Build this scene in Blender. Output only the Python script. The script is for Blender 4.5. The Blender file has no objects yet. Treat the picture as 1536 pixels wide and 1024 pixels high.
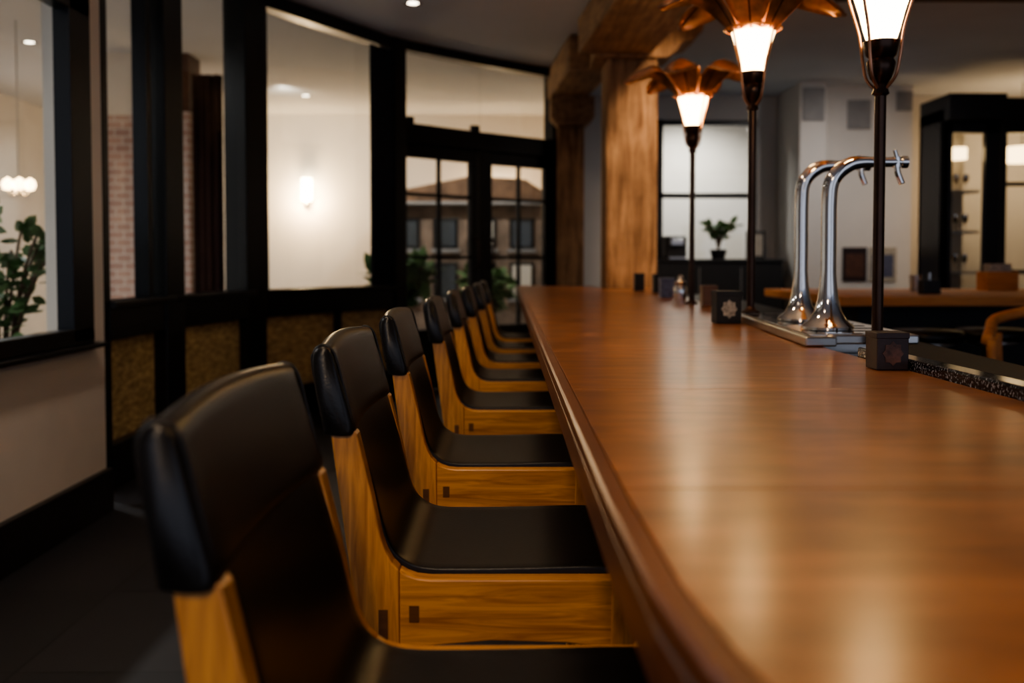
import bpy, bmesh, math, random
from mathutils import Vector, Matrix
random.seed(7)
S=bpy.context.scene
C=bpy.context.collection

# ------------------------------------------------------------ materials
def new_mat(name):
    m=bpy.data.materials.new(name); m.use_nodes=True
    nt=m.node_tree; b=nt.nodes['Principled BSDF']; return m,nt,b
def N(nt,t,**k):
    n=nt.nodes.new(t)
    for a,v in k.items():
        if a in n.inputs: n.inputs[a].default_value=v
        else: setattr(n,a,v)
    return n
def plain(name,col,rough=.5,metal=0,noise=0.08,scale=12,bump=0.0,spec=.5,emit=None,estr=0,coat=0):
    m,nt,b=new_mat(name)
    tc=N(nt,'ShaderNodeTexCoord'); nz=N(nt,'ShaderNodeTexNoise'); nz.inputs['Scale'].default_value=scale; nz.inputs['Detail'].default_value=5
    nt.links.new(tc.outputs['Object'],nz.inputs['Vector'])
    cr=N(nt,'ShaderNodeValToRGB')
    cr.color_ramp.elements[0].position=.3; cr.color_ramp.elements[1].position=.7
    cr.color_ramp.elements[0].color=tuple(c*(1-noise) for c in col)+(1,)
    cr.color_ramp.elements[1].color=tuple(min(1,c*(1+noise)) for c in col)+(1,)
    nt.links.new(nz.outputs['Fac'],cr.inputs['Fac']); nt.links.new(cr.outputs['Color'],b.inputs['Base Color'])
    b.inputs['Roughness'].default_value=rough; b.inputs['Metallic'].default_value=metal
    b.inputs['Specular IOR Level'].default_value=spec; b.inputs['Coat Weight'].default_value=coat
    if bump:
        bp=N(nt,'ShaderNodeBump'); bp.inputs['Strength'].default_value=bump; bp.inputs['Distance'].default_value=.0008
        n2=N(nt,'ShaderNodeTexNoise'); n2.inputs['Scale'].default_value=scale*25; nt.links.new(tc.outputs['Object'],n2.inputs['Vector'])
        nt.links.new(n2.outputs['Fac'],bp.inputs['Height']); nt.links.new(bp.outputs['Normal'],b.inputs['Normal'])
    if emit: b.inputs['Emission Color'].default_value=emit+(1,); b.inputs['Emission Strength'].default_value=estr
    return m
def wood(name,dark,light,scale=(3,40,40),rough=.4,coat=0,nscale=1.6,mott=0.0,bump=.15,mscale=9,crough=.25,lo=.3,hi=.68,dist=.6,rvar=.05):
    m,nt,b=new_mat(name)
    tc=N(nt,'ShaderNodeTexCoord'); mp=N(nt,'ShaderNodeMapping'); mp.inputs['Scale'].default_value=scale
    nt.links.new(tc.outputs['Object'],mp.inputs['Vector'])
    nz=N(nt,'ShaderNodeTexNoise'); nz.inputs['Scale'].default_value=nscale; nz.inputs['Detail'].default_value=8; nz.inputs['Roughness'].default_value=.6; nz.inputs['Distortion'].default_value=dist
    nt.links.new(mp.outputs['Vector'],nz.inputs['Vector'])
    cr=N(nt,'ShaderNodeValToRGB'); cr.color_ramp.elements[0].position=lo; cr.color_ramp.elements[1].position=hi
    cr.color_ramp.elements[0].color=dark+(1,); cr.color_ramp.elements[1].color=light+(1,)
    nt.links.new(nz.outputs['Fac'],cr.inputs['Fac'])
    out=cr.outputs['Color']
    if mott:
        n2=N(nt,'ShaderNodeTexNoise'); n2.inputs['Scale'].default_value=mscale; n2.inputs['Detail'].default_value=5; n2.inputs['Roughness'].default_value=.55
        nt.links.new(tc.outputs['Object'],n2.inputs['Vector'])
        c2=N(nt,'ShaderNodeValToRGB'); c2.color_ramp.elements[0].position=.32; c2.color_ramp.elements[1].position=.68
        k=1-mott
        c2.color_ramp.elements[0].color=(k,k*.95,k*.9,1); c2.color_ramp.elements[1].color=(1,1,1,1)
        nt.links.new(n2.outputs['Fac'],c2.inputs['Fac'])
        mx=N(nt,'ShaderNodeMix'); mx.data_type='RGBA'; mx.blend_type='MULTIPLY'; mx.inputs[0].default_value=1
        nt.links.new(out,mx.inputs[6]); nt.links.new(c2.outputs['Color'],mx.inputs[7]); out=mx.outputs[2]
        mr=N(nt,'ShaderNodeMapRange'); mr.inputs['To Min'].default_value=rough-rvar; mr.inputs['To Max'].default_value=rough+rvar
        nt.links.new(n2.outputs['Fac'],mr.inputs['Value']); nt.links.new(mr.outputs['Result'],b.inputs['Roughness'])
    else: b.inputs['Roughness'].default_value=rough
    nt.links.new(out,b.inputs['Base Color'])
    b.inputs['Coat Weight'].default_value=coat; b.inputs['Coat Roughness'].default_value=crough
    if bump:
        bp=N(nt,'ShaderNodeBump'); bp.inputs['Strength'].default_value=bump; bp.inputs['Distance'].default_value=.001 if bump<.5 else .006
        nt.links.new(nz.outputs['Fac'],bp.inputs['Height']); nt.links.new(bp.outputs['Normal'],b.inputs['Normal'])
    return m
def brickmat():
    m,nt,b=new_mat('brick')
    tc=N(nt,'ShaderNodeTexCoord'); mp=N(nt,'ShaderNodeMapping'); mp.inputs['Rotation'].default_value=(math.pi/2,0,0)
    nt.links.new(tc.outputs['Object'],mp.inputs['Vector'])
    br=N(nt,'ShaderNodeTexBrick'); br.inputs['Scale'].default_value=4
    br.inputs['Color1'].default_value=(.66,.45,.37,1); br.inputs['Color2'].default_value=(.56,.37,.31,1); br.inputs['Mortar'].default_value=(.80,.74,.70,1)
    nt.links.new(mp.outputs['Vector'],br.inputs['Vector']); nt.links.new(br.outputs['Color'],b.inputs['Base Color']); b.inputs['Roughness'].default_value=.85
    return m
def glassmat(name,tint=(.93,.95,.95),gl=.05):
    m=bpy.data.materials.new(name); m.use_nodes=True; nt=m.node_tree; nt.nodes.clear()
    o=N(nt,'ShaderNodeOutputMaterial'); mx=N(nt,'ShaderNodeMixShader'); t=N(nt,'ShaderNodeBsdfTransparent'); g=N(nt,'ShaderNodeBsdfGlossy')
    t.inputs['Color'].default_value=tint+(1,); g.inputs['Roughness'].default_value=.03; mx.inputs[0].default_value=gl
    nt.links.new(t.outputs[0],mx.inputs[1]); nt.links.new(g.outputs[0],mx.inputs[2]); nt.links.new(mx.outputs[0],o.inputs[0]); return m
def amberglass():
    m=bpy.data.materials.new('amber_textured_glass'); m.use_nodes=True; nt=m.node_tree; nt.nodes.clear()
    o=N(nt,'ShaderNodeOutputMaterial'); tc=N(nt,'ShaderNodeTexCoord'); mp=N(nt,'ShaderNodeMapping'); mp.inputs['Scale'].default_value=(1,1,3)
    nt.links.new(tc.outputs['Object'],mp.inputs['Vector'])
    nz=N(nt,'ShaderNodeTexNoise'); nz.inputs['Scale'].default_value=16; nz.inputs['Detail'].default_value=9; nz.inputs['Roughness'].default_value=.7
    nt.links.new(mp.outputs['Vector'],nz.inputs['Vector'])
    cr=N(nt,'ShaderNodeValToRGB'); cr.color_ramp.elements[0].position=.3; cr.color_ramp.elements[1].position=.75
    cr.color_ramp.elements[0].color=(.22,.165,.09,1); cr.color_ramp.elements[1].color=(.82,.64,.38,1)
    nt.links.new(nz.outputs['Fac'],cr.inputs['Fac'])
    d=N(nt,'ShaderNodeBsdfDiffuse'); t=N(nt,'ShaderNodeBsdfTranslucent'); g=N(nt,'ShaderNodeBsdfGlossy'); g.inputs['Roughness'].default_value=.2
    bp=N(nt,'ShaderNodeBump'); bp.inputs['Strength'].default_value=.8; bp.inputs['Distance'].default_value=.01
    nt.links.new(nz.outputs['Fac'],bp.inputs['Height']); nt.links.new(bp.outputs[0],g.inputs['Normal'])
    for s in (d,t): nt.links.new(cr.outputs['Color'],s.inputs['Color'])
    m1=N(nt,'ShaderNodeMixShader'); m1.inputs[0].default_value=.5; m2=N(nt,'ShaderNodeMixShader'); m2.inputs[0].default_value=.12
    nt.links.new(d.outputs[0],m1.inputs[1]); nt.links.new(t.outputs[0],m1.inputs[2]); nt.links.new(m1.outputs[0],m2.inputs[1]); nt.links.new(g.outputs[0],m2.inputs[2]); nt.links.new(m2.outputs[0],o.inputs[0]); return m
def granite():
    m,nt,b=new_mat('black_granite')
    tc=N(nt,'ShaderNodeTexCoord'); v=N(nt,'ShaderNodeTexNoise'); v.inputs['Scale'].default_value=260; v.inputs['Detail'].default_value=2
    nt.links.new(tc.outputs['Object'],v.inputs['Vector']); cr=N(nt,'ShaderNodeValToRGB'); cr.color_ramp.elements[0].position=.55; cr.color_ramp.elements[1].position=.68
    cr.color_ramp.elements[0].color=(.008,.008,.01,1); cr.color_ramp.elements[1].color=(.35,.36,.4,1)
    nt.links.new(v.outputs['Fac'],cr.inputs['Fac']); nt.links.new(cr.outputs['Color'],b.inputs['Base Color']); b.inputs['Roughness'].default_value=.12; return m
def tilefloor():
    m,nt,b=new_mat('dark_slate_tile')
    tc=N(nt,'ShaderNodeTexCoord'); br=N(nt,'ShaderNodeTexBrick'); br.inputs['Scale'].default_value=1.0; br.offset=0
    br.inputs['Brick Width'].default_value=.6; br.inputs['Row Height'].default_value=.6; br.inputs['Mortar Size'].default_value=.004
    br.inputs['Color1'].default_value=(.017,.017,.019,1); br.inputs['Color2'].default_value=(.023,.022,.025,1); br.inputs['Mortar'].default_value=(.009,.009,.009,1)
    nt.links.new(tc.outputs['Object'],br.inputs['Vector']); nt.links.new(br.outputs['Color'],b.inputs['Base Color']); b.inputs['Roughness'].default_value=.5; return m

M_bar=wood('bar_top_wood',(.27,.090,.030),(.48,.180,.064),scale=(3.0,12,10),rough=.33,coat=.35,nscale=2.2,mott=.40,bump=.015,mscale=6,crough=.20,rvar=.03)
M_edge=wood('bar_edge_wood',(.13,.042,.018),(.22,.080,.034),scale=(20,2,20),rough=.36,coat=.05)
M_chair=wood('chair_oak',(.42,.17,.038),(.80,.385,.105),scale=(2.2,34,30),rough=.33,coat=.2,nscale=2.4,lo=.34,hi=.66,dist=1.2)
M_chairv=wood('chair_oak_upright',(.42,.17,.038),(.80,.385,.105),scale=(30,34,2.2),rough=.33,coat=.2,nscale=2.4,lo=.34,hi=.66,dist=1.2)
M_plug=wood('walnut_plug',(.12,.05,.02),(.2,.09,.035),rough=.4)
M_post=wood('timber_post',(.26,.13,.06),(.66,.39,.20),scale=(9,9,.8),rough=.75,nscale=3,mott=.45,bump=.9,mscale=3.5,lo=.32,hi=.58)
M_beam=wood('timber_beam',(.28,.15,.075),(.62,.38,.20),scale=(9,.8,9),rough=.75,nscale=3,mott=.45,bump=.9,mscale=3.5,lo=.32,hi=.60)
M_dbeam=wood('dark_timber',(.07,.03,.015),(.14,.06,.03),scale=(1.4,12,12),rough=.6)
M_cwood=wood('counter_oak',(.55,.20,.055),(.75,.33,.10),scale=(1.5,14,14),rough=.6)
M_lea=plain('black_leather',(.009,.0075,.0068),.31,noise=.25,scale=14,bump=.35)
M_pipe=plain('leather_piping',(.012,.010,.009),.35)
M_frame=plain('black_steel_frame',(.006,.006,.007),.35,scale=3)
M_wall=plain('cream_plaster',(.72,.66,.59),.9,noise=.04,scale=4)
M_white=plain('white_plaster',(.70,.67,.64),.9,noise=.03,scale=3)
M_lobby=plain('lobby_plaster',(.84,.78,.70),.9,noise=.03,scale=2)
M_ceil=plain('ceiling_paint',(.70,.75,.84),.9,noise=.03,scale=2)
M_lceil=plain('lobby_ceiling_paint',(.74,.74,.74),.9,noise=.02,scale=2)
M_base=plain('black_trim',(.012,.011,.011),.4)
M_floor=tilefloor(); M_lfloor=plain('lobby_floor',(.25,.22,.2),.5)
M_brick=brickmat(); M_glass=glassmat('window_glass'); M_amber=amberglass(); M_gran=granite()
M_chrome=plain('chrome',(.82,.78,.73),.08,1,noise=.01)
M_steel=plain('brushed_steel',(.55,.53,.5),.28,1,noise=.05,scale=30)
M_copper=plain('copper_leaf',(.50,.25,.15),.28,.8,noise=.45,scale=22)
M_bronze=plain('dark_bronze',(.07,.04,.028),.28,.8,noise=.2)
M_shade=plain('frosted_lamp_glass',(.9,.8,.65),.5,emit=(1.0,.66,.28),estr=22)
M_lamp2=plain('drum_shade_fabric',(.9,.8,.65),.5,emit=(1.0,.68,.34),estr=6)
M_bulb=plain('warm_bulb',(1,.8,.6),.5,emit=(1.0,.66,.33),estr=14)
M_sconce=plain('sconce_glass',(1,.9,.7),.5,emit=(1.0,.78,.50),estr=26)
M_black=plain('matte_black',(.012,.012,.013),.5)
M_box=plain('dark_box_card',(.028,.016,.016),.4,noise=.3,scale=60)
M_blue=plain('blue_card',(.10,.11,.18),.4,noise=.4,scale=60)
M_print=plain('printed_emblem',(.42,.38,.32),.5,noise=.5,scale=90)
M_gold=plain('printed_bronze',(.10,.045,.03),.4,noise=.6,scale=80)
M_leaf=plain('leaf_green',(.12,.23,.09),.5,noise=.4,scale=8)
M_stem=plain('stem_brown',(.12,.08,.05),.7)
M_pot=plain('clay_pot',(.45,.42,.4),.7)
M_stone=plain('facade_stone',(.30,.22,.17),.85,noise=.45,scale=6)
M_roof=plain('roof_tile_brown',(.20,.12,.075),.8,noise=.35,scale=9)
M_dglass=plain('dark_pane',(.08,.09,.10),.1)
M_curt=plain('dark_curtain',(.03,.029,.031),.9)
M_mcurt=plain('maroon_curtain',(.05,.02,.018),.9)
M_vent=plain('vent_grey',(.32,.31,.31),.6)
M_down=plain('downlight_lens',(1,.9,.8),.5,emit=(1,.85,.65),estr=10)

# ------------------------------------------------------------ mesh helpers
def link(o,parent):
    C.objects.link(o)
    if parent: o.parent=parent
    return o
def mesh(name,vs,fs,mat,parent=None,smooth=False,bevel=0,sub=0,solid=0,segs=2):
    me=bpy.data.meshes.new(name); me.from_pydata([tuple(v) for v in vs],[],fs)
    bm=bmesh.new(); bm.from_mesh(me); bmesh.ops.remove_doubles(bm,verts=bm.verts,dist=1e-6); bmesh.ops.recalc_face_normals(bm,faces=bm.faces); bm.to_mesh(me); bm.free()
    me.materials.append(mat)
    for p in me.polygons: p.use_smooth=smooth
    o=bpy.data.objects.new(name,me); link(o,parent)
    if solid: md=o.modifiers.new('s','SOLIDIFY'); md.thickness=solid; md.offset=0
    if bevel:
        md=o.modifiers.new('b','BEVEL'); md.width=bevel; md.segments=segs; md.limit_method='ANGLE'; md.angle_limit=.6
    if sub: md=o.modifiers.new('u','SUBSURF'); md.levels=sub; md.render_levels=sub
    return o
def empty(name,loc=(0,0,0),rz=0):
    e=bpy.data.objects.new(name,None); e.empty_display_size=.05; C.objects.link(e); e.location=loc; e.rotation_euler=(0,0,rz); return e
def box(name,x0,x1,y0,y1,z0,z1,mat,parent=None,bevel=0):
    vs=[(x,y,z) for x in (x0,x1) for y in (y0,y1) for z in (z0,z1)]
    fs=[(0,1,3,2),(4,6,7,5),(0,4,5,1),(2,3,7,6),(0,2,6,4),(1,5,7,3)]
    return mesh(name,vs,fs,mat,parent,bevel=bevel)
def prism(name,poly,z0,z1,mat,parent=None,bevel=0,smooth=False):
    n=len(poly); vs=[(x,y,z0) for x,y in poly]+[(x,y,z1) for x,y in poly]
    fs=[tuple(range(n)),tuple(range(2*n-1,n-1,-1))]+[(i,(i+1)%n,n+(i+1)%n,n+i) for i in range(n)]
    return mesh(name,vs,fs,mat,parent,bevel=bevel,smooth=smooth)
def prismY(name,poly,y0,y1,mat,parent=None,bevel=0):
    n=len(poly); vs=[(x,y0,z) for x,z in poly]+[(x,y1,z) for x,z in poly]
    fs=[tuple(range(n)),tuple(range(2*n-1,n-1,-1))]+[(i,(i+1)%n,n+(i+1)%n,n+i) for i in range(n)]
    return mesh(name,vs,fs,mat,parent,bevel=bevel)
def segbox(name,p,q,a0,a1,n0,n1,z0,z1,mat,parent=None,bevel=0):
    p=Vector(p);q=Vector(q);d=(q-p).normalized();n=Vector((d.y,-d.x))
    pts=[p+d*a0+n*n0,p+d*a1+n*n0,p+d*a1+n*n1,p+d*a0+n*n1]
    return prism(name,[(v.x,v.y) for v in pts],z0,z1,mat,parent,bevel)
def lathe(name,prof,mat,parent=None,loc=(0,0,0),seg=32,smooth=True,axis='Z',solid=0):
    vs=[];fs=[];n=len(prof)
    for i in range(seg):
        a=2*math.pi*i/seg
        for r,z in prof:
            r=max(r,1e-5)
            if axis=='Z': vs.append((loc[0]+r*math.cos(a),loc[1]+r*math.sin(a),loc[2]+z))
            else: vs.append((loc[0]+z,loc[1]+r*math.cos(a),loc[2]+r*math.sin(a)))
    for i in range(seg):
        j=(i+1)%seg
        for k in range(n-1): fs.append((i*n+k,j*n+k,j*n+k+1,i*n+k+1))
    o=mesh(name,vs,fs,mat,parent,smooth=smooth,solid=solid)
    md=o.modifiers.new('e','EDGE_SPLIT'); md.split_angle=.8
    return o
def catmull(pts,closed=False,res=6):
    P=[Vector(p) for p in pts]; Q=[]; n=len(P)
    for i in range(n if closed else n-1):
        if closed: a,b,c,d=P[i-1],P[i],P[(i+1)%n],P[(i+2)%n]
        else: a,b,c,d=P[max(i-1,0)],P[i],P[i+1],P[min(i+2,n-1)]
        for k in range(res):
            t=k/res
            Q.append(.5*((2*b)+(c-a)*t+(2*a-5*b+4*c-d)*t*t+(3*b-a-3*c+d)*t**3))
    if not closed: Q.append(P[-1])
    return Q
def tube(name,pts,r,mat,parent=None,closed=False,seg=12,res=6):
    Q=catmull(pts,closed,res)
    vs=[];fs=[];m=len(Q); up=None
    for i,q in enumerate(Q):
        if closed: t=(Q[(i+1)%m]-Q[i-1]).normalized()
        else: t=(Q[min(i+1,m-1)]-Q[max(i-1,0)]).normalized()
        if up is None:
            up=Vector((0,0,1)) if abs(t.z)<.9 else Vector((1,0,0))
        u=(up-t*up.dot(t)).normalized(); up=u; v=t.cross(u)
        rr=r(i/(m-1)) if callable(r) else r
        for k in range(seg):
            a=2*math.pi*k/seg; vs.append(q+u*rr*math.cos(a)+v*rr*math.sin(a))
    for i in range(m if closed else m-1):
        j=(i+1)%m
        for k in range(seg): fs.append((i*seg+k,i*seg+(k+1)%seg,j*seg+(k+1)%seg,j*seg+k))
    if not closed: fs+= [tuple(range(seg)),tuple((m-1)*seg+k for k in range(seg))]
    return mesh(name,vs,fs,mat,parent,smooth=True)

ZC=2.66
# ------------------------------------------------------------ room shell
box('floor',-1.9,6.5,-3,11.5,-.1,0,M_floor)
box('floor_lobby',-6,-1.9,-3,11.5,-.1,0,M_lfloor)
NODE=[(-1.77,4.30),(-1.766,5.10),(-1.593,6.10),(-.854,7.50),(-.218,8.15),(.408,8.70)]
prism('ceiling',[(-1.62,-3),(6.5,-3),(6.5,11.5),(.75,11.5),(.5,8.75)]+[(x,y) for x,y in NODE[::-1]]+[(-1.77,4.0),(-1.62,4.0)],ZC,ZC+.1,M_ceil)
prism('ceiling_lobby',[(-6,-3),(-1.62,-3),(-1.62,4.0),(-1.77,4.0)]+NODE+[(.5,8.75),(.75,11.5),(-6,11.5)],ZC,ZC+.1,M_lceil)

X0,X1=-1.74,-1.62
wl=empty('wall_left')
box('lower',X0,X1,-3,4.01,0,.70,M_wall,wl)
box('pier',X0,X1,3.86,4.01,.70,ZC,M_wall,wl)
box('upper',X0,X1,-3,3.86,2.5,ZC,M_wall,wl)
box('near_part',X0,X1,-3,1.2,.70,2.5,M_wall,wl)
box('return',-1.80,X0,3.9,4.01,0,ZC,M_wall,wl)
box('baseboard_left',X1+.001,X1+.03,-3,4.01,0.001,.17,M_base,bevel=.004)
w=empty('window_1')
F0,F1=-1.665,-1.60
box('stile_far',F0,F1,3.69,3.87,.70,2.5,M_frame,w,.004)
box('stile_near',F0,F1,1.2,1.32,.70,2.5,M_frame,w,.004)
box('bottom_rail',F0,F1,1.2,3.87,.69,.75,M_frame,w,.004)
box('top_rail',F0,F1,1.2,3.87,1.93,2.03,M_frame,w,.004)
box('head_rail',F0,F1,1.2,3.87,2.44,2.5,M_frame,w,.004)
box('sill',X0-.02,X1+.06,1.15,3.90,.672,.69,M_frame,w,.004)
box('pane',-1.655,-1.650,1.3,3.70,.74,2.45,M_glass,w)

def curved_seg(idx,nm,lower=True):
    p,q=NODE[idx],NODE[idx+1]; L=(Vector(q)-Vector(p)).length
    e=empty(nm)
    segbox('bottom_rail',p,q,0,L,-.05,.05,0,.20,M_frame,e,.004)
    segbox('sill_rail',p,q,0,L,-.05,.06,.66,.83,M_frame,e,.004)
    segbox('sill_cap',p,q,0,L,-.06,.085,.80,.83,M_frame,e,.004)
    segbox('header',p,q,0,L,-.05,.06,2.57,ZC,M_frame,e,.004)
    segbox('amber_panel',p,q,.02,L-.02,-.01,.0,.19,.67,M_amber,e)
    segbox('pane',p,q,.02,L-.02,-.006,.0,.82,2.58,M_glass,e)
    return e,p,q,L
curved_seg(0,'window_2'); curved_seg(1,'window_3')
e,p,q,L=curved_seg(2,'window_4')
segbox('lower_mullion',p,q,.10,.13,-.03,.04,.2,.66,M_frame,e)
segbox('lower_mullion_b',p,q,.86,.9,-.03,.04,.2,.66,M_frame,e)
def post_at(i,wd,dp,nm='mullion'):
    p=Vector(NODE[i]); a=Vector(NODE[max(i-1,0)]); b=Vector(NODE[min(i+1,5)]); d=(b-a).normalized()
    p0=p-d*wd/2
    return segbox(nm,(p0.x,p0.y),((p0+d).x,(p0+d).y),0,wd,-dp*.5,dp*.5,0,ZC,M_frame,None,.006)
post_at(0,.07,.10,'trim_1'); post_at(1,.22,.16,'trim_2'); post_at(2,.20,.16,'trim_3'); post_at(3,.14,.16,'trim_4'); post_at(5,.12,.12,'trim_5')
segbox('trim_6',NODE[0],NODE[1],.52,.58,-.03,.04,.83,2.57,M_frame)
segbox('trim_7',NODE[2],NODE[3],.12,.15,-.03,.05,.83,2.57,M_frame)
def door(idx,nm,hinge):
    p,q=NODE[idx],NODE[idx+1]; L=(Vector(q)-Vector(p)).length
    e=empty(nm); a=.06;b=L-.05
    segbox('bottom_rail',p,q,a,b,-.025,.025,0.01,.48,M_frame,e,.004)
    segbox('top_rail',p,q,a,b,-.025,.025,1.80,1.90,M_frame,e,.004)
    segbox('stile_a',p,q,a,a+.05,-.025,.025,.48,1.8,M_frame,e,.004)
    segbox('stile_b',p,q,b-.07,b,-.025,.025,.48,1.8,M_frame,e,.004)
    mid=(a+b)/2
    segbox('muntin_v',p,q,mid-.012,mid+.012,-.015,.015,.48,1.8,M_frame,e)
    for k,z in enumerate((1.04,1.52)): segbox('muntin_h%d'%k,p,q,a,b,-.015,.015,z-.012,z+.012,M_frame,e)
    segbox('glass',p,q,a+.02,b-.02,-.003,.003,.46,1.82,M_glass,e)
    dd=(Vector(q)-Vector(p)).normalized(); nn=Vector((dd.y,-dd.x)); hp=Vector(p)+dd*(b-.035 if hinge else a+.025)
    tube('pull_handle',[(hp.x+nn.x*.025,hp.y+nn.y*.025,.95),(hp.x+nn.x*.07,hp.y+nn.y*.07,.97),(hp.x+nn.x*.07,hp.y+nn.y*.07,1.17),(hp.x+nn.x*.025,hp.y+nn.y*.025,1.19)],.009,M_bronze,e)
    return e
door(3,'door_1',True); door(4,'door_2',False)
tr=empty('window_5')
for i in (3,4):
    p,q=NODE[i],NODE[i+1]; L=(Vector(q)-Vector(p)).length
    segbox('transom_rail_%d'%i,p,q,0,L,-.05,.06,1.90,2.05,M_frame,tr,.004)
    segbox('header_%d'%i,p,q,0,L,-.05,.06,2.59,ZC,M_frame,tr,.004)
    segbox('transom_pane_%d'%i,p,q,.0,L,-.004,.004,2.04,2.6,M_glass,tr)
segbox('closer_a',NODE[3],NODE[4],.12,.17,.0,.05,2.05,2.10,M_frame,tr)
segbox('closer_b',NODE[3],NODE[4],.80,.86,.0,.05,2.05,2.10,M_frame,tr)
segbox('door_mid_post',NODE[4],NODE[5],-.03,.05,-.05,.05,0,1.9,M_frame,tr)
def curtain(name,p,q,z0,z1,mat,folds=8,amp=.03,off=0):
    p=Vector(p);q=Vector(q);d=(q-p);L=d.length;d.normalize();n=Vector((d.y,-d.x));m=folds*8
    vs=[];fs=[]
    for i in range(m+1):
        t=i/m; c=p+d*L*t+n*(off+amp*math.sin(t*folds*2*math.pi)+.3*amp*math.sin(t*17))
        vs+= [(c.x,c.y,z0),(c.x,c.y,z1)]
    for i in range(m): fs.append((2*i,2*i+2,2*i+3,2*i+1))
    return mesh(name,vs,fs,mat,None,smooth=True,solid=.004)
pD=Vector(NODE[3]); pC=Vector(NODE[2]); dCD=(pD-pC).normalized()
curtain('curtain',tuple(pC+dCD*1.22),tuple(pC+dCD*1.50),.835,2.55,M_curt,6,.022,.055)

# far walls
box('wall_lobby_back',-6,.75,11.3,11.4,0,ZC,M_lobby)
box('wall_lobby_left',-5.1,-5.0,-3,11.3,0,ZC,M_white)
prism('wall_lobby_right',[(.47,8.82),(.62,8.82),(.85,11.3),(.75,11.3)],0,ZC,M_white)
wb=empty('wall_back')
box('left_part',.76,1.50,10,10.12,0,ZC,M_white,wb)
box('mid_part',2.50,6.39,10,10.12,0,ZC,M_white,wb)
box('above',1.50,2.50,10,10.12,2.42,ZC,M_white,wb)
box('below',1.50,2.50,10,10.12,0,.85,M_white,wb)
box('wall_chase',2.95,3.82,9.4,9.995,0,ZC,M_white)
box('wall_recess_return',2.70,2.94,9.2,9.995,0,ZC,M_white)
box('wall_right',6.4,6.5,-3,10,0,ZC,M_wall)
box('wall_side_room_back',.86,5.6,11.3,11.4,0,ZC,M_lobby)
w=empty('window_6')
for x in (1.50,2.44): box('stile',x,x+.06,9.96,10.06,.85,2.42,M_frame,w,.003)
for z in (.85,1.64,2.36): box('rail',1.5,2.5,9.96,10.06,z,z+.05,M_frame,w,.003)
box('pane',1.55,2.45,10.0,10.005,.9,2.37,M_glass,w)
def vent(x0,x1,z0,z1,y):
    e=empty('air_vent'); box('frame',x0,x1,y-.02,y-.001,z0,z1,M_vent,e,.003)
    k=int((z1-z0)/.03)
    for i in range(k): box('louver_%d'%i,x0+.02,x1-.02,y-.03,y-.02,z0+.015+i*.03,z0+.03+i*.03,M_vent,e)
vent(2.72,2.92,2.30,2.60,9.2); vent(3.20,3.42,2.25,2.52,9.4); vent(3.66,3.81,2.42,2.6,9.4)

# ------------------------------------------------------------ timber posts & beam
pe=empty('timber_column')
box('shaft',.685,1.045,6.9,7.26,0,2.40,M_post,pe,.018)
prismY('corbel',[(.60,2.40),(1.10,2.40),(1.16,2.44),(1.20,2.50),(1.28,2.52),(1.34,2.58),(1.36,2.655),(.60,2.655)],6.86,7.30,M_post,pe,.01)
pe=empty('timber_column')
box('shaft',.43,.66,8.50,8.73,0,2.15,M_post,pe,.012)
prismY('corbel',[(.37,2.22),(.43,2.15),(.66,2.15),(.74,2.22),(.74,2.40),(.37,2.40)],8.42,8.76,M_beam,pe,.01)
def bx(y): return .527-.073*(y-6.3)
prism('timber_beam',[(bx(8.76),8.76),(bx(8.76)+.32,8.76),(bx(7.31)+.34,7.31),(bx(7.31),7.31)],2.40,2.655,M_beam,None,.012)
prism('timber_beam',[(bx(6.85),6.85),(bx(6.85)+.5,6.85),(bx(-2)+.42,-2),(bx(-2),-2)],2.42,2.655,M_beam,None,.012)
for yy,xx in ((5.3,1.45),(3.4,1.2)):
    box('ceiling_crossbeam',xx,6.3,yy,yy+.28,2.44,2.655,M_dbeam,None,.01)

def downlight(x,y):
    e=empty('ceiling_downlight'); lathe('trim_ring',[(.035,0),(.055,-.004),(.058,0)],M_vent,e,(x,y,ZC-.002)); lathe('lens',[(0,-.001),(.035,-.001)],M_down,e,(x,y,ZC-.002))
for x,y in ((-.6,6.45),(-2.15,8.6),(-2.0,10.0),(-3.6,7.6)): downlight(x,y)

# ------------------------------------------------------------ bar counter
ZB=.82
left=[(.0765,7.7),(.0765,2.0),(.0765,.75),(.080,.55),(.090,.44),(.11,.34),(.145,.24),(.20,.14),(.28,.05),(.38,-.03),(.50,-.08)]
def lx(y):
    for (xa,ya),(xb,yb) in zip(left,left[1:]):
        if yb<=y<=ya: return xa+(xb-xa)*(ya-y)/(ya-yb)
    return .0765
def rx(y): return .67 if y<2.05 else (.67+(y-2.05)*.085)
bar=empty('bar_counter')
cuts=[-.08,.786,1.41,2.04,2.75,3.5,4.3,5.1,5.9,6.88]
for k in range(len(cuts)-1):
    a,b=cuts[k],cuts[k+1]; g=.0005
    ys=[a+g]+[y for x,y in left[::-1] if a+g<y<b-g]+[b-g]
    L=[(lx(y)+.017,y) for y in ys]
    if k==0: L=[(.67,-.08)]+L[0:]
    ry=[y for y in (2.05,) if a<y<b]
    R=[(rx(b-g),b-g)]+[(rx(y),y) for y in ry]+([(rx(a+g),a+g)] if k else [])
    prism('top_slab_%d'%k,L+R,ZB-.03,ZB,M_bar,bar,.0009)
prism('top_slab_far',[(.0935,6.882),(.66,6.882),(.66,7.68),(.0935,7.68)],ZB-.03,ZB,M_bar,bar,.0012)
prof=[(.0155,-.0),(.003,-.0008),(.0,-.004),(.0,-.018),(.006,-.021),(.006,-.025),(.003,-.028),(.004,-.066),(.008,-.069),(.05,-.069),(.05,-.032),(.0155,-.032)]
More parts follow.
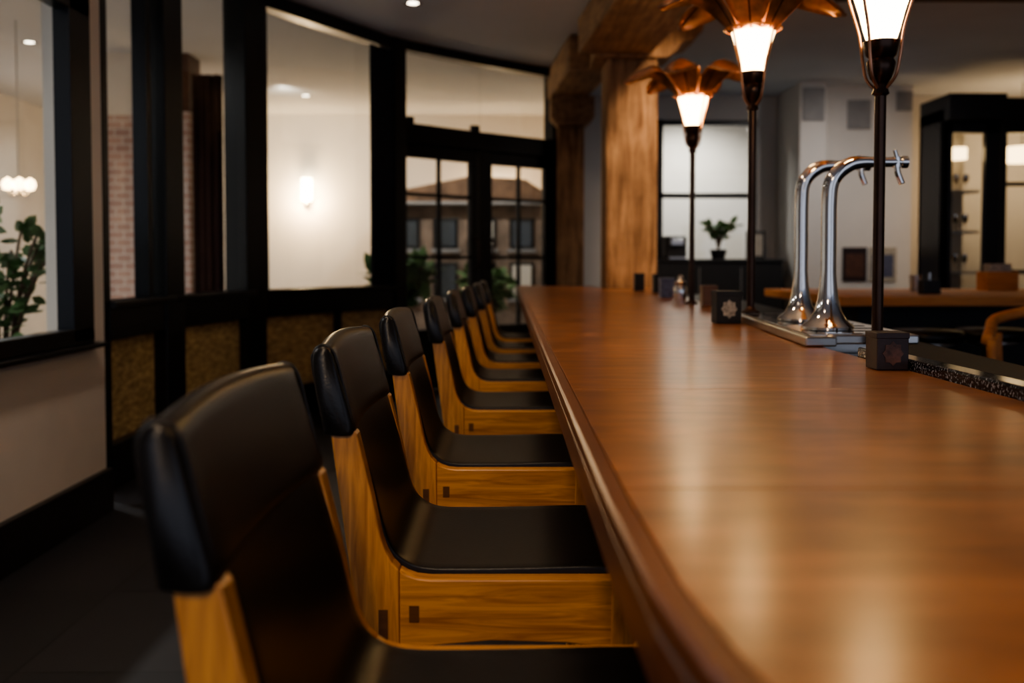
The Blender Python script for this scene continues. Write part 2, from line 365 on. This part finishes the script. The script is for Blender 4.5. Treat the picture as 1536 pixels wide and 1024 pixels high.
def dense(pts):
    out=[]
    for i in range(len(pts)-1):
        b=Vector(pts[i]);c=Vector(pts[i+1])
        m=1 if i<1 else 4
        for k in range(m): out.append(b.lerp(c,k/m))
    out.append(Vector(pts[-1])); return out
pth=dense(left)+[Vector((.67,-.082))]
vs=[];fs=[];n=len(prof)
for i,pp in enumerate(pth):
    t=(pth[min(i+1,len(pth)-1)]-pth[max(i-1,0)]).normalized()
    nn=Vector((-t.y,t.x))
    for o_,z in prof: vs.append((pp.x+nn.x*o_,pp.y+nn.y*o_,ZB+z))
for i in range(len(pth)-1):
    for k in range(n): fs.append((i*n+k,i*n+(k+1)%n,(i+1)*n+(k+1)%n,(i+1)*n+k))
fs+=[tuple(range(n)),tuple((len(pth)-1)*n+k for k in range(n))]
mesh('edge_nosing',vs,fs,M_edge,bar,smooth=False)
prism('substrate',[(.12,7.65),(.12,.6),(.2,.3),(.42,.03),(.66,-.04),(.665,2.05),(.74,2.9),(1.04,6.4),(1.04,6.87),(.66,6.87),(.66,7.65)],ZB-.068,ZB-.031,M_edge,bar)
box('front_panel',.34,.38,.45,7.6,0,ZB-.069,M_dbeam,bar,.003)
box('foot_rail',.27,.30,.45,7.6,.16,.19,M_bronze,bar,.008)
for y in (1,3,5,7): box('foot_rail_bracket',.285,.345,y,y+.03,.165,.185,M_bronze,bar)
prism('back_ledge',[(.672,1.70),(1.02,1.70),(1.06,2.05),(1.4,6.6),(1.06,6.6),(.745,2.95),(.675,2.06)],ZB-.06,ZB-.032,M_black,bar)
prism('steel_plate',[(.68,1.98),(.86,1.98),(.88,2.28),(.70,2.28)],ZB-.0318,ZB-.030,M_steel,bar)
box('service_cabinet',.66,1.0,-.04,1.69,0,ZB-.032,M_black,bar)
prism('service_front',[(.70,1.71),(1.0,1.71),(1.35,6.5),(1.1,6.5)],0,ZB-.061,M_black,bar)
box('granite_upstand',.672,.712,-.06,1.90,ZB-.03,ZB+.018,M_gran,bar,.004)
box('granite_ledge',.712,1.02,-.06,1.70,ZB-.03,ZB-.006,M_black,bar,.003)

# ------------------------------------------------------------ drip tray & beer taps
dt=empty('drip_tray')
prism('tray_body',[(.633,2.10),(.700,2.10),(.715,2.16),(.90,2.16),(.96,3.10),(.71,3.10)],ZB+.001,ZB+.022,M_steel,dt,.004)
prism('tray_grille',[(.655,2.14),(.69,2.14),(.71,2.19),(.885,2.19),(.94,3.06),(.725,3.06)],ZB+.0221,ZB+.024,M_chrome,dt,.0005)
for i in range(9):
    y=2.25+i*.09; box('grille_slot_%d'%i,.70+.07*(y-2.1),.86+.05*(y-2.1),y,y+.012,ZB+.0241,ZB+.025,M_black,dt)
prism('tray_legs',[(.74,2.32),(.88,2.32),(.93,3.0),(.82,3.0)],ZB-.031,ZB+.0009,M_steel,dt)
def tap(x,y,h):
    e=empty('beer_tap'); z=ZB+.0255
    lathe('bell_base',[(0,0),(.058,0),(.059,.006),(.054,.012),(.042,.022),(.031,.042),(.024,.07),(.020,.10),(.0175,.13)],M_chrome,e,(x,y,z))
    R=.075; top=z+h
    pts=[(x,y,z+.10),(x,y,z+.2),(x,y,top-R-.02)]
    for a in (20,45,70,90): 
        t=math.radians(a); pts.append((x+R*(1-math.cos(t)),y,top-R+R*math.sin(t)))
    pts+=[(x+.10,y,top),(x+.17,y,top)]
    tube('gooseneck',pts,lambda t:.0175 if t<.55 else .0175-.007*(t-.55)/.45,M_chrome,e,seg=20,res=8)
    lathe('collar',[(0,0),(.014,0),(.014,.014),(0,.014)],M_chrome,e,(x+.165,y,top),axis='X')
    tube('spout',[(x+.155,y,top-.004),(x+.158,y,top-.025),(x+.168,y,top-.05)],.007,M_chrome,e)
    lathe('valve',[(0,-.012),(.010,-.012),(.011,0),(.010,.012),(0,.013)],M_chrome,e,(x+.155,y,top))
    tube('handle',[(x+.155,y,top+.01),(x+.153,y,top+.018),(x+.150,y,top+.028)],.0045,M_chrome,e)
tap(.744,2.30,.385); tap(.781,2.64,.41)

# ------------------------------------------------------------ lotus lamps
def lotus_lamp(x,y,zb,zs,rot,s=1.0):
    e=empty('lotus_table_lamp',(x,y,0)); 
    lathe('base_flange',[(0,0),(.028,0),(.028,.006),(.016,.012),(.012,.02)],M_bronze,e,(0,0,zb))
    lathe('pole',[(0,.0),(.0118,.0),(.0118,zs-.10-zb),(0,zs-.10-zb)],M_bronze,e,(0,0,zb+.001))
    lathe('socket',[(.0118,-.115),(.018,-.11),(.015,-.10),(.013,-.09),(.022,-.078),(.028,-.06),(.030,-.045),(.025,-.036),(.031,-.03),(.035,-.012),(.037,.0),(0,.0)],M_bronze,e,(0,0,zs))
    lathe('glass_shade',[(0,.002),(.030,.002),(.036,.02),(.046,.06),(.060,.105),(.064,.118),(.061,.118),(.05,.08),(.033,.02),(0,.008)],M_shade,e,(0,0,zs))
    for k in range(4):
        a=rot+.4+k*math.pi/2; c,sn=math.cos(a),math.sin(a)
        tube('arm_%d'%k,[(c*r,sn*r,zs+z) for r,z in ((.012,-.10),(.034,-.075),(.044,-.03),(.052,.02),(.068,.07),(.082,.115),(.085,.13))],.0035,M_copper,e,seg=8)
    lathe('crown_ring',[(.083,.125),(.088,.128),(.083,.131),(.080,.128),(.083,.125)],M_copper,e,(0,0,zs))
    nU,nV=20,8
    for k in range(6):
        a=rot+k*math.pi/3; vs=[];fs=[]
        for i in range(nU+1):
            t=i/nU; r=.045+.255*t; z=.105+.145*math.sin(min(1,t*1.75)*math.pi/2)-.20*max(0,t-.48)**1.5
            wd=.011+.066*math.sin(math.pi*min(1,t**1.15*.95+.04))**.85
            if t>.97: wd=.005
            for j in range(nV+1):
                v=-1+2*j/nV
                zz=z-.030*v*v*math.sin(math.pi*t)+.008*(1-abs(v)) +.003*math.sin(v*9)*t
                rr=r-.02*v*v*t
                px=rr; py=v*wd
                vs.append((px*math.cos(a)-py*math.sin(a),px*math.sin(a)+py*math.cos(a),zs+zz))
        for i in range(nU):
            for j in range(nV): q=i*(nV+1)+j; fs.append((q,q+1,q+nV+2,q+nV+1))
        mesh('petal_%d'%k,vs,fs,M_copper,e,smooth=True,solid=.0015)
        tube('petal_rib_%d'%k,[((.05+.245*t)*math.cos(a),(.05+.245*t)*math.sin(a),zs+.1085+.145*math.sin(min(1,t*1.75)*math.pi/2)-.20*max(0,t-.48)**1.5) for t in (0,.15,.3,.45,.6,.75,.95)],.0022,M_bronze,e,seg=6)
    ld=bpy.data.lights.new('lamp_bulb','POINT'); ld.energy=9; ld.color=(1,.70,.42); ld.shadow_soft_size=.03
    lo=bpy.data.objects.new('lamp_bulb',ld); C.objects.link(lo); lo.parent=e; lo.location=(0,0,zs+.155)
lotus_lamp(.796,2.13,ZB-.03,1.468,.3)
lotus_lamp(.742,3.02,ZB+.0255,1.572,.15)
lotus_lamp(.800,4.30,ZB,1.585,.05)

# ------------------------------------------------------------ items on bar
def card_box(name,x0,y0,sx,sy,h,m1,m2):
    e=empty(name); box('body',x0,x0+sx,y0,y0+sy,ZB+.001,ZB+h,m1,e,.0015)
    cx=x0+sx/2; cz=ZB+h*.46; r=min(sx,h)*.30
    vs=[(cx,y0-.001,cz)]+[(cx+r*math.cos(a*math.pi/8)*(1+.12*math.cos(a*math.pi)),y0-.001,cz+1.15*r*math.sin(a*math.pi/8)*(1+.12*math.cos(a*math.pi))) for a in range(16)]
    mesh('front_emblem',vs,[(0,1+i,1+(i+1)%16) for i in range(16)],m2,e,solid=.0006)
    box('lid',x0-.001,x0+sx+.001,y0-.001,y0+sy+.001,ZB+h*.86,ZB+h+.001,m1,e,.001)
card_box('tea_light_box',.615,1.645,.053,.053,.062,M_box,M_gold)
card_box('coaster_holder',.614,2.90,.072,.08,.095,M_black,M_print)
card_box('coaster_holder',.80,4.05,.060,.06,.085,M_plug,M_plug)
card_box('coaster_holder',.775,5.0,.060,.07,.10,M_blue,M_blue)
card_box('coaster_holder',.86,5.8,.075,.08,.11,M_black,M_black)
card_box('coaster_holder',.80,6.2,.06,.07,.11,M_black,M_black)
card_box('coaster_holder',.845,5.35,.06,.07,.095,M_blue,M_black)
e=empty('cocktail_shaker'); lathe('body',[(0,0),(.026,0),(.030,.03),(.032,.06),(.024,.075),(.028,.085),(.014,.10),(.012,.115),(.004,.12),(0,.12)],M_chrome,e,(.80,4.58,ZB+.001))

# ------------------------------------------------------------ bar chairs
CH={}
W=.395
def grid_solid(front,back,ys,fn):
    n=len(front); m=len(ys); vs=[];fs=[]
    F=[[None]*m for _ in range(n)]; B=[[None]*m for _ in range(n)]
    for j,(y,v) in enumerate(ys):
        for i in range(n):
            F[i][j]=len(vs); vs.append(fn(front[i],y,v,True,i/(n-1)))
            B[i][j]=len(vs); vs.append(fn(back[i],y,v,False,i/(n-1)))
    for i in range(n-1):
        for j in range(m-1):
            fs.append((F[i][j],F[i+1][j],F[i+1][j+1],F[i][j+1])); fs.append((B[i][j],B[i][j+1],B[i+1][j+1],B[i+1][j]))
        fs.append((F[i][0],B[i][0],B[i+1][0],F[i+1][0])); fs.append((F[i][m-1],F[i+1][m-1],B[i+1][m-1],B[i][m-1]))
    for j in range(m-1):
        fs.append((F[0][j],F[0][j+1],B[0][j+1],B[0][j])); fs.append((F[n-1][j],B[n-1][j],B[n-1][j+1],F[n-1][j+1]))
    return vs,fs
FR=[(.180,.590),(.12,.594),(.03,.592),(-.05,.591),(-.105,.592),(-.132,.600),(-.152,.618),(-.164,.650),(-.176,.70),(-.190,.75),(-.200,.785),(-.206,.805)]
BK=[(.180,.562),(.12,.560),(.03,.560),(-.06,.560),(-.12,.562),(-.150,.572),(-.172,.600),(-.184,.645),(-.196,.70),(-.210,.75),(-.220,.785),(-.226,.805)]
def leather_shell():
    T=[(p.x,p.y) for p in catmull(FR,res=4)]; B=[(p.x,p.y) for p in catmull(BK,res=4)]
    ys=[(W/2+v*(W/2-.029),v) for v in [-1+2*j/14 for j in range(15)]]
    def fn(p,y,v,front,t):
        x,z=p; c=(1-v*v)
        if front:
            w=min(1,max(0,(z-.595)/.10)); s=min(1,max(0,(x+.16)/.10))*min(1,max(0,(.18-x)/.06))
            x-= .010*c*w; z-= .006*c*s*(1-w)
        else: x-= .008*c*min(1,max(0,(z-.6)/.1))
        return (x,y,z)
    return grid_solid(T,B,ys,fn)
def leather_back():
    sec=[(-.1985,.782),(-.2055,.810),(-.2135,.838),(-.2205,.862),(-.226,.880),(-.232,.889),(-.241,.891),(-.249,.885),(-.252,.870),(-.249,.84),(-.243,.81),(-.2385,.782),(-.234,.776),(-.206,.774)]
    vs=[];fs=[]; cx,cz=-.225,.835
    Q=[(p.x,p.y) for p in catmull(sec,True,3)]; n=len(Q)
    V=[-1,-.992,-.975]+[-.94+1.88*i/14 for i in range(15)]+[.975,.992,1]
    K=[.74,.92,.985]+[1]*15+[.985,.92,.74]
    for v,k in zip(V,K):
        y=W/2+v*(W/2+.007)
        vv=min(1,abs((y-W/2)/(W/2-.029)))
        for (x,z) in Q:
            xx=cx+(x-cx)*k; zz=cz+(z-cz)*(1-(1-k)*.15)
            zz+=.008*(1-v*v)*max(0,(z-.80)/.09)
            vs.append((xx-.010*(1-vv*vv)+.0006*(1 if k==1 else 0),y,zz))
    m=len(V)-1
    for j in range(m):
        for k in range(n): fs.append((j*n+k,j*n+(k+1)%n,(j+1)*n+(k+1)%n,(j+1)*n+k))
    fs+=[tuple(range(n)),tuple(m*n+k for k in range(n))]
    return vs,fs
RAIL=[(.150,.584),(-.100,.584),(-.118,.586),(-.132,.591),(-.1405,.5965),(-.1405,.488),(-.12,.495),(-.02,.503),(.08,.500),(.150,.490)]
POST=[(-.141,.597),(-.150,.606),(-.158,.620),(-.164,.637),(-.169,.66),(-.175,.69),(-.184,.73),(-.195,.776),(-.206,.788),(-.217,.82),(-.222,.84),(-.235,.84),(-.2325,.81),(-.229,.775),(-.222,.72),(-.215,.67),(-.207,.61),(-.199,.55),(-.194,.50),(-.198,.40),(-.214,.002),(-.182,.002),(-.160,.38),(-.150,.46),(-.141,.487)]
def bar_chair(x,y,rz=0):
    e=empty('bar_chair',(x,y,0),rz)
    if not CH:
        parts=[]
        for nm,y0 in (('side_frame_a',0),('side_frame_b',W-.028)):
            parts.append(prismY(nm+'_rail',RAIL,y0,y0+.028,M_chair,e,.0022))
            parts.append(prismY(nm+'_post',POST,y0-.0005,y0+.0285,M_chairv,e,.0022))
            parts.append(prismY(nm+'_leg',[(.138,.588),(.176,.584),(.178,.50),(.172,.002),(.146,.002),(.136,.48)],y0-.002,y0+.030,M_chairv,e,.003))
        for nm,x0,z0,y0,y1 in (('plug_a',-.128,.528,-.0008,.001),('plug_b',-.128,.528,W-.001,W+.0008)):
            parts.append(box(nm,x0,x0+.013,y0,y1,z0,z0+.022,M_plug,e))
            parts.append(box(nm+'_post',-.168,-.156,y0-.0006,y1+.0006,.495,.545,M_plug,e))
        parts.append(box('front_rail',.142,.170,.028,W-.028,.49,.558,M_chair,e,.003))
        parts.append(box('rear_rail',-.185,-.160,.028,W-.028,.49,.555,M_chair,e,.003))
        parts.append(box('stretcher_front',.148,.168,.026,W-.026,.20,.235,M_chair,e,.003))
        parts.append(box('stretcher_rear',-.202,-.180,.026,W-.026,.26,.295,M_chair,e,.003))
        parts.append(box('stretcher_side_a',-.19,.15,.005,.022,.24,.27,M_chair,e,.003))
        parts.append(box('stretcher_side_b',-.19,.15,W-.022,W-.005,.24,.27,M_chair,e,.003))
        v,f=leather_shell(); parts.append(mesh('seat_shell',v,f,M_lea,e,smooth=True,bevel=.004,segs=3))
        v,f=leather_back(); parts.append(mesh('back_pad',v,f,M_lea,e,smooth=True))
        for nm,yy in (('piping_a',.004),('piping_b',W-.004)):
            sec=[(-.2000,.788),(-.2135,.842),(-.2245,.882),(-.239,.893),(-.2505,.884),(-.253,.865),(-.242,.80)]
            parts.append(tube(nm,[(a,yy,b) for a,b in sec],.0016,M_pipe,e,seg=6,res=5))
        CH['p']=[(o.name.split('.')[0],o) for o in parts]
    else:
        for nm,o in CH['p']:
            c=o.copy(); C.objects.link(c); c.parent=e
for x,y,r in ((0,.675,0),(0,1.29,0),(0,1.985,0),(.022,2.77,0),(.045,3.44,0),(.07,4.09,0),(.095,4.73,0),(.11,5.4,0)):
    bar_chair(x,y,r)

# ------------------------------------------------------------ second counter with stools (right)
sc=empty('service_counter')
box('counter_top',1.75,6.3,5.2,6.75,ZB-.05,ZB,M_cwood,sc,.004)
box('counter_body',1.95,6.3,5.5,6.6,0,ZB-.051,M_black,sc,.003)
def drum_stool(x,y):
    e=empty('metal_stool'); lathe('column',[(0,0),(.13,0),(.13,.012),(.05,.03),(.045,.60),(.12,.62),(.12,.63),(0,.63)],M_steel,e,(x,y,.001))
    lathe('seat',[(0,0),(.15,0),(.165,.015),(.165,.04),(.15,.055),(0,.06)],M_lea,e,(x,y,.6315))
drum_stool(1.95,4.6); drum_stool(2.3,4.7); drum_stool(2.75,4.75)
def armchair(x,y,rz):
    e=empty('wooden_armchair',(x,y,0),rz)
    box('seat_pad',-.23,.23,-.22,.22,.46,.53,M_lea,e,.02)
    for i,(a,b) in enumerate(((-.22,-.22),(.22,-.22),(-.22,.22),(.22,.22))): tube('leg_%d'%i,[(a*1.08,b*1.08,.0),(a,b,.4),(a*1.03,b*1.05,.72)],.018,M_cwood,e)
    tube('curved_back_rail',[(.24,-.24,.72),(.24,0,.74),(.22,.2,.78),(0,.27,.82),(-.22,.2,.78),(-.24,0,.74),(-.24,-.24,.72)],.022,M_cwood,e)
    for i,xx in enumerate((-.1,0,.1)): tube('back_slat_%d'%i,[(xx,.21,.5),(xx,.26,.66),(xx,.262,.81)],.010,M_cwood,e)
armchair(2.05,3.65,-.5); armchair(2.75,3.75,.3)
e=empty('cutlery_box'); box('body',3.05,3.25,6.3,6.45,ZB,ZB+.12,M_cwood,e,.003); box('cards',3.08,3.22,6.33,6.42,ZB+.12,ZB+.17,M_print,e,.002)
for x in (2.55,3.9,4.3):
    e=empty('water_glass'); lathe('glass',[(0,0),(.03,0),(.036,.1),(.033,.1),(.028,.008),(0,.008)],M_steel,e,(x,6.2,ZB+.001))
for x in (2.35,3.3): 
    e=empty('condiment_caddy'); box('body',x,x+.10,5.6,5.68,ZB+.001,ZB+.08,M_black,e,.004); box('handle',x+.045,x+.055,5.635,5.645,ZB+.08,ZB+.12,M_steel,e)

cr=empty('credenza'); box('body',1.42,2.58,9.3,9.8,0,1.0,M_black,cr,.004); box('top',1.40,2.60,9.28,9.82,1.0,1.03,M_black,cr,.004)
for x in (1.8,2.19): box('door_gap',x,x+.006,9.297,9.3,.08,.95,M_vent,cr)
def leafy(name,x,y,z,pot_r,pot_h,stems,leaf,spread,h,n,potm,seed):
    rnd=random.Random(seed); e=empty(name,(x,y,z))
    lathe('pot',[(0,0),(pot_r*.75,0),(pot_r,pot_h),(pot_r*.9,pot_h),(pot_r*.85,pot_h*.85),(0,pot_h*.85)],potm,e,(0,0,.001))
    vs=[];fs=[]
    for s in range(stems):
        a=rnd.uniform(0,6.28); r=spread*rnd.uniform(.4,1); hh=h*rnd.uniform(.7,1)
        P=[Vector((0,0,pot_h*.85)),Vector((r*.25*math.cos(a),r*.25*math.sin(a),pot_h+hh*.5)),Vector((r*.7*math.cos(a),r*.7*math.sin(a),pot_h+hh*.9)),Vector((r*math.cos(a),r*math.sin(a),pot_h+hh*.85))]
        tube('stem_%d'%s,P,.004*leaf/.05,M_stem,e,seg=6,res=4)
        for k in range(n):
            t=.35+.65*k/n; u=t*3; i=min(int(u),2); c=P[i].lerp(P[i+1],u-i)
            d=Vector((rnd.uniform(-1,1),rnd.uniform(-1,1),rnd.uniform(-.5,.8))).normalized(); sd=d.cross(Vector((rnd.uniform(-1,1),rnd.uniform(-1,1),1))).normalized()*leaf*.28
            b=len(vs); l=leaf*rnd.uniform(.7,1.2)
            vs+=[c,c+d*l*.35+sd,c+d*l*.7+sd*.8,c+d*l,c+d*l*.7-sd*.8,c+d*l*.35-sd]
            fs.append((b,b+1,b+2,b+3,b+4,b+5))
    me=bpy.data.meshes.new('leaves'); me.from_pydata([tuple(v) for v in vs],[],fs); me.materials.append(M_leaf)
    o=bpy.data.objects.new('leaves',me); link(o,e); return e
leafy('potted_plant',2.02,9.5,1.03,.08,.09,9,.10,.17,.26,8,M_black,3)
e=empty('picture_frame'); box('frame',2.30,2.48,9.55,9.58,1.03,1.30,M_black,e,.004); box('print',2.325,2.455,9.547,9.55,1.06,1.27,M_print,e)
e=empty('coffee_machine'); box('body',1.50,1.70,9.4,9.65,1.03,1.25,M_black,e,.015); box('spout_head',1.54,1.66,9.33,9.4,1.16,1.22,M_steel,e,.005); box('drip_base',1.52,1.68,9.31,9.4,1.03,1.05,M_steel,e,.004)
e=empty('wall_poster'); box('sheet',3.17,3.40,9.385,9.399,.82,1.14,M_box,e); box('picture',3.20,3.37,9.383,9.385,.86,1.08,M_gold,e)
e=empty('wall_poster'); box('sheet',3.42,3.68,9.385,9.399,.82,1.14,M_print,e); box('picture',3.45,3.65,9.383,9.385,.86,1.07,M_blue,e)

# black-framed glazed partition at the right
cb=empty('glazed_cabinet')
Y=8.5
box('back',3.72,4.10,Y+.45,Y+.5,0,2.3,M_wall,cb)
box('side',3.72,3.76,Y,Y+.5,0,2.3,M_frame,cb)
for x,wd_ in ((3.72,.08),(4.08,.13)): box('stile',x,x+wd_,Y,Y+.06,0,2.25,M_frame,cb,.004)
for z in (0,2.10): box('rail',3.72,4.2,Y,Y+.06,z,z+.10,M_frame,cb,.004)
box('head',3.72,4.21,Y-.10,Y+.5,2.20,2.42,M_frame,cb,.006)
for z in (.9,1.25,1.6): box('shelf',3.80,4.08,Y+.1,Y+.44,z,z+.02,M_steel,cb)
box('pane',3.8,4.09,Y+.03,Y+.034,.12,2.12,M_glass,cb)
for z in (.92,1.27,1.62):
    for i in range(3):
        x=3.86+i*.085; lathe('wine_glass',[(.022,0),(.003,.006),(.003,.06),(.026,.10),(.024,.15)],M_chrome,cb,(x,Y+.25,z+.001),seg=12)
lathe('lamp_drum',[(0,0),(.08,0),(.08,.10),(0,.10)],M_lamp2,cb,(3.95,Y+.25,1.90),seg=20)
dr=empty('glazed_doorway')  # doorway frame with muntins, opening on the warm-lit room
box('head',4.22,5.6,Y,Y+.08,2.10,2.40,M_frame,dr,.004)
for x in (4.22,4.48,4.95,5.5): box('stile',x,x+.045,Y,Y+.06,0,2.10,M_frame,dr,.003)
for z in (0.,.90,1.65): box('rail',4.22,5.55,Y+.01,Y+.05,z,z+.035,M_frame,dr,.003)
box('glass',4.26,5.52,Y+.028,Y+.032,.04,2.10,M_glass,dr)
def pendant(x,y,z):
    e=empty('pendant_lamp'); lathe('drum_shade',[(0,0),(.14,0),(.14,.14),(0,.14)],M_lamp2,e,(x,y,z)); tube('cord',[(x,y,z+.14),(x,y,2.4),(x,y,ZC-.001)],.004,M_black,e,seg=6)
pendant(4.75,9.2,1.92); pendant(5.4,9.2,1.92)

# ------------------------------------------------------------ lobby contents
def sconce(x,y,z,en=26):
    e=empty('wall_sconce'); box('backplate',x-.04,x+.04,y-.02,y-.002,z-.16,z+.05,M_steel,e,.004)
    lathe('glass_cylinder',[(0,-.11),(.055,-.11),(.062,-.10),(.062,.13),(.055,.14),(0,.14)],M_sconce,e,(x,y-.09,z)); box('bracket',x-.01,x+.01,y-.09,y-.02,z-.15,z-.12,M_steel,e)
    lathe('finial',[(0,-.19),(.02,-.17),(.03,-.13),(.03,-.11)],M_steel,e,(x,y-.09,z))
    ld=bpy.data.lights.new('sconce_bulb','POINT'); ld.energy=en; ld.color=(1,.66,.35); ld.shadow_soft_size=.06
    lo=bpy.data.objects.new('sconce_bulb',ld); C.objects.link(lo); lo.parent=e; lo.location=(x,y-.22,z-.12)
sconce(-2.24,11.3,1.80,45); sconce(-.12,11.3,1.72,14)
bp_=empty('brick_pier'); box('brick',-3.28,-2.90,8.0,8.3,0,2.17,M_brick,bp_); box('plaster_cap',-3.28,-2.90,8.0,8.3,2.17,ZC,M_lobby,bp_)
bp_=empty('brick_pier'); box('brick',-2.64,-2.53,8.0,8.3,0,2.2,M_brick,bp_); box('plaster_cap',-2.64,-2.53,8.0,8.3,2.2,ZC,M_dbeam,bp_)
curtain('curtain',(-2.52,8.05),(-2.28,8.05),.02,2.5,M_mcurt,4,.02)
e=empty('chandelier',(-3.36,6.9,1.50))
tube('stem',[(0,0,.0),(0,0,.5),(0,0,1.155)],.004,M_steel,e)
for k in range(6):
    a=k*math.pi/3; c,s=math.cos(a),math.sin(a)
    tube('arm_%d'%k,[(0,0,.02),(c*.04,s*.04,-.04),(c*.08,s*.08,-.01)],.006,M_steel,e,seg=6)
    lathe('candle_%d'%k,[(0,0),(.024,0),(.036,.03),(.030,.06),(0,.08)],M_bulb,e,(c*.08,s*.08,0),seg=10)
leafy('potted_shrub',-2.13,4.2,0,.16,.34,20,.085,.34,1.00,20,M_pot,11)
leafy('potted_fern',-.95,9.0,0,.16,.35,22,.20,.36,.68,14,M_pot,5)
leafy('potted_fern',-.20,9.5,0,.15,.32,20,.17,.32,.62,14,M_pot,6)
# neighbouring low building across the court, seen through the doors
st=empty('garden_building')
box('stone_wall',-1.25,.40,10.5,10.9,0,1.62,M_stone,st,.01)
for r,(z0,z1) in enumerate(((.62,1.0),(1.14,1.46))):
    for i in range(4):
        x=-1.17+i*.40
        box('window_frame_%d_%d'%(r,i),x,x+.26,10.47,10.5,z0,z1,M_frame,st,.004)
        box('window_pane_%d_%d'%(r,i),x+.03,x+.23,10.463,10.47,z0+.03,z1-.03,M_lobby if (i+r)%3==0 else M_dglass,st)
        box('window_sill_%d_%d'%(r,i),x-.02,x+.28,10.44,10.5,z0-.04,z0,M_vent,st,.004)
prismY('pitched_roof',[(-1.36,1.60),(.44,1.60),(.44,1.70),(.20,1.86),(-.35,1.90),(-1.05,1.76)],10.38,10.92,M_roof,st,.008)
tube('gutter',[(-1.36,10.37,1.61),(-.4,10.37,1.61),(.44,10.37,1.61)],.02,M_vent,st)

# ------------------------------------------------------------ lights
def spot(name,loc,en,col,ang=80,target=None,r=.05):
    ld=bpy.data.lights.new(name,'SPOT'); ld.energy=en; ld.color=col; ld.spot_size=math.radians(ang); ld.spot_blend=.9; ld.shadow_soft_size=r
    o=bpy.data.objects.new(name,ld); C.objects.link(o); o.location=loc
    if target: o.rotation_euler=(Vector(target)-Vector(loc)).to_track_quat('-Z','Y').to_euler()
for y,en in ((1.8,120),(3.6,120),(5.4,120)):
    spot('lobby_downlight',(-3.3,y,2.6),en,(.97,.97,.97),165,(-3.3,y,0),.05)
spot('lobby_downlight',(-4.2,8.6,2.6),120,(.97,.96,.95),165,(-4.2,8.6,0),.05)
spot('lobby_downlight',(-.5,9.4,2.6),65,(1,.96,.90),160,(-.5,10.2,0),.05)
spot('lobby_downlight',(-2.1,9.4,2.62),95,(1,.90,.76),130,(-2.3,11.3,1.0),.04)
spot('side_room_light',(2.0,10.6,2.62),120,(1,.96,.9),160,(2.0,11.0,0),.03)
spot('bar_back_light',(3.0,7.8,2.62),62,(1,.92,.84),160,(3.0,8.6,0),.04)
spot('bay_light',(4.9,9.0,2.6),60,(1,.68,.38),150,(4.9,9.9,0),.1)
for x,y,en in ((.55,.9,36),(.55,2.4,42),(.5,4.2,55),(.5,6.0,45)):
    spot('bar_downlight',(x+.55,y,2.6),en,(1,.72,.46),95,(x-.05,y,.8),.10)
spot('column_fill_spot',(1.15,5.75,2.62),110,(1,.72,.46),90,(.88,6.9,1.5),.08)  # added warm spot to brighten the post, no fixture there
for y,en in ((.9,50),(2.6,52),(4.6,42)):
    spot('chair_spot',(-.75,y,2.62),en,(1,.74,.50),85,(-.1,y+.2,.5),.12)
spot('chair_spot',(-.35,-1.2,2.55),100,(1,.72,.45),50,(-.05,1.3,.5),.15)  # added fill from behind the camera, brightens the near faces of the chair rails
spot('wall_downlight',(-.9,2.4,2.62),48,(1,.85,.70),110,(-1.62,2.9,.4),.1)

wd=bpy.data.worlds.new('World'); S.world=wd; wd.use_nodes=True
wd.node_tree.nodes['Background'].inputs[0].default_value=(.66,.74,.95,1); wd.node_tree.nodes['Background'].inputs[1].default_value=.8
try: S.view_settings.look='AgX - Medium High Contrast'
except Exception as ex: print(ex)

# ------------------------------------------------------------ camera
cam=bpy.data.cameras.new('camera'); co=bpy.data.objects.new('camera',cam); C.objects.link(co); S.camera=co
cam.lens=35; cam.sensor_width=36; cam.shift_y=-.040
co.location=(0,0,1.0); co.rotation_euler=(math.radians(90-2.2),0,-.0054)
cam.dof.use_dof=True; cam.dof.focus_distance=1.65; cam.dof.aperture_fstop=3.4
cam.clip_start=.02
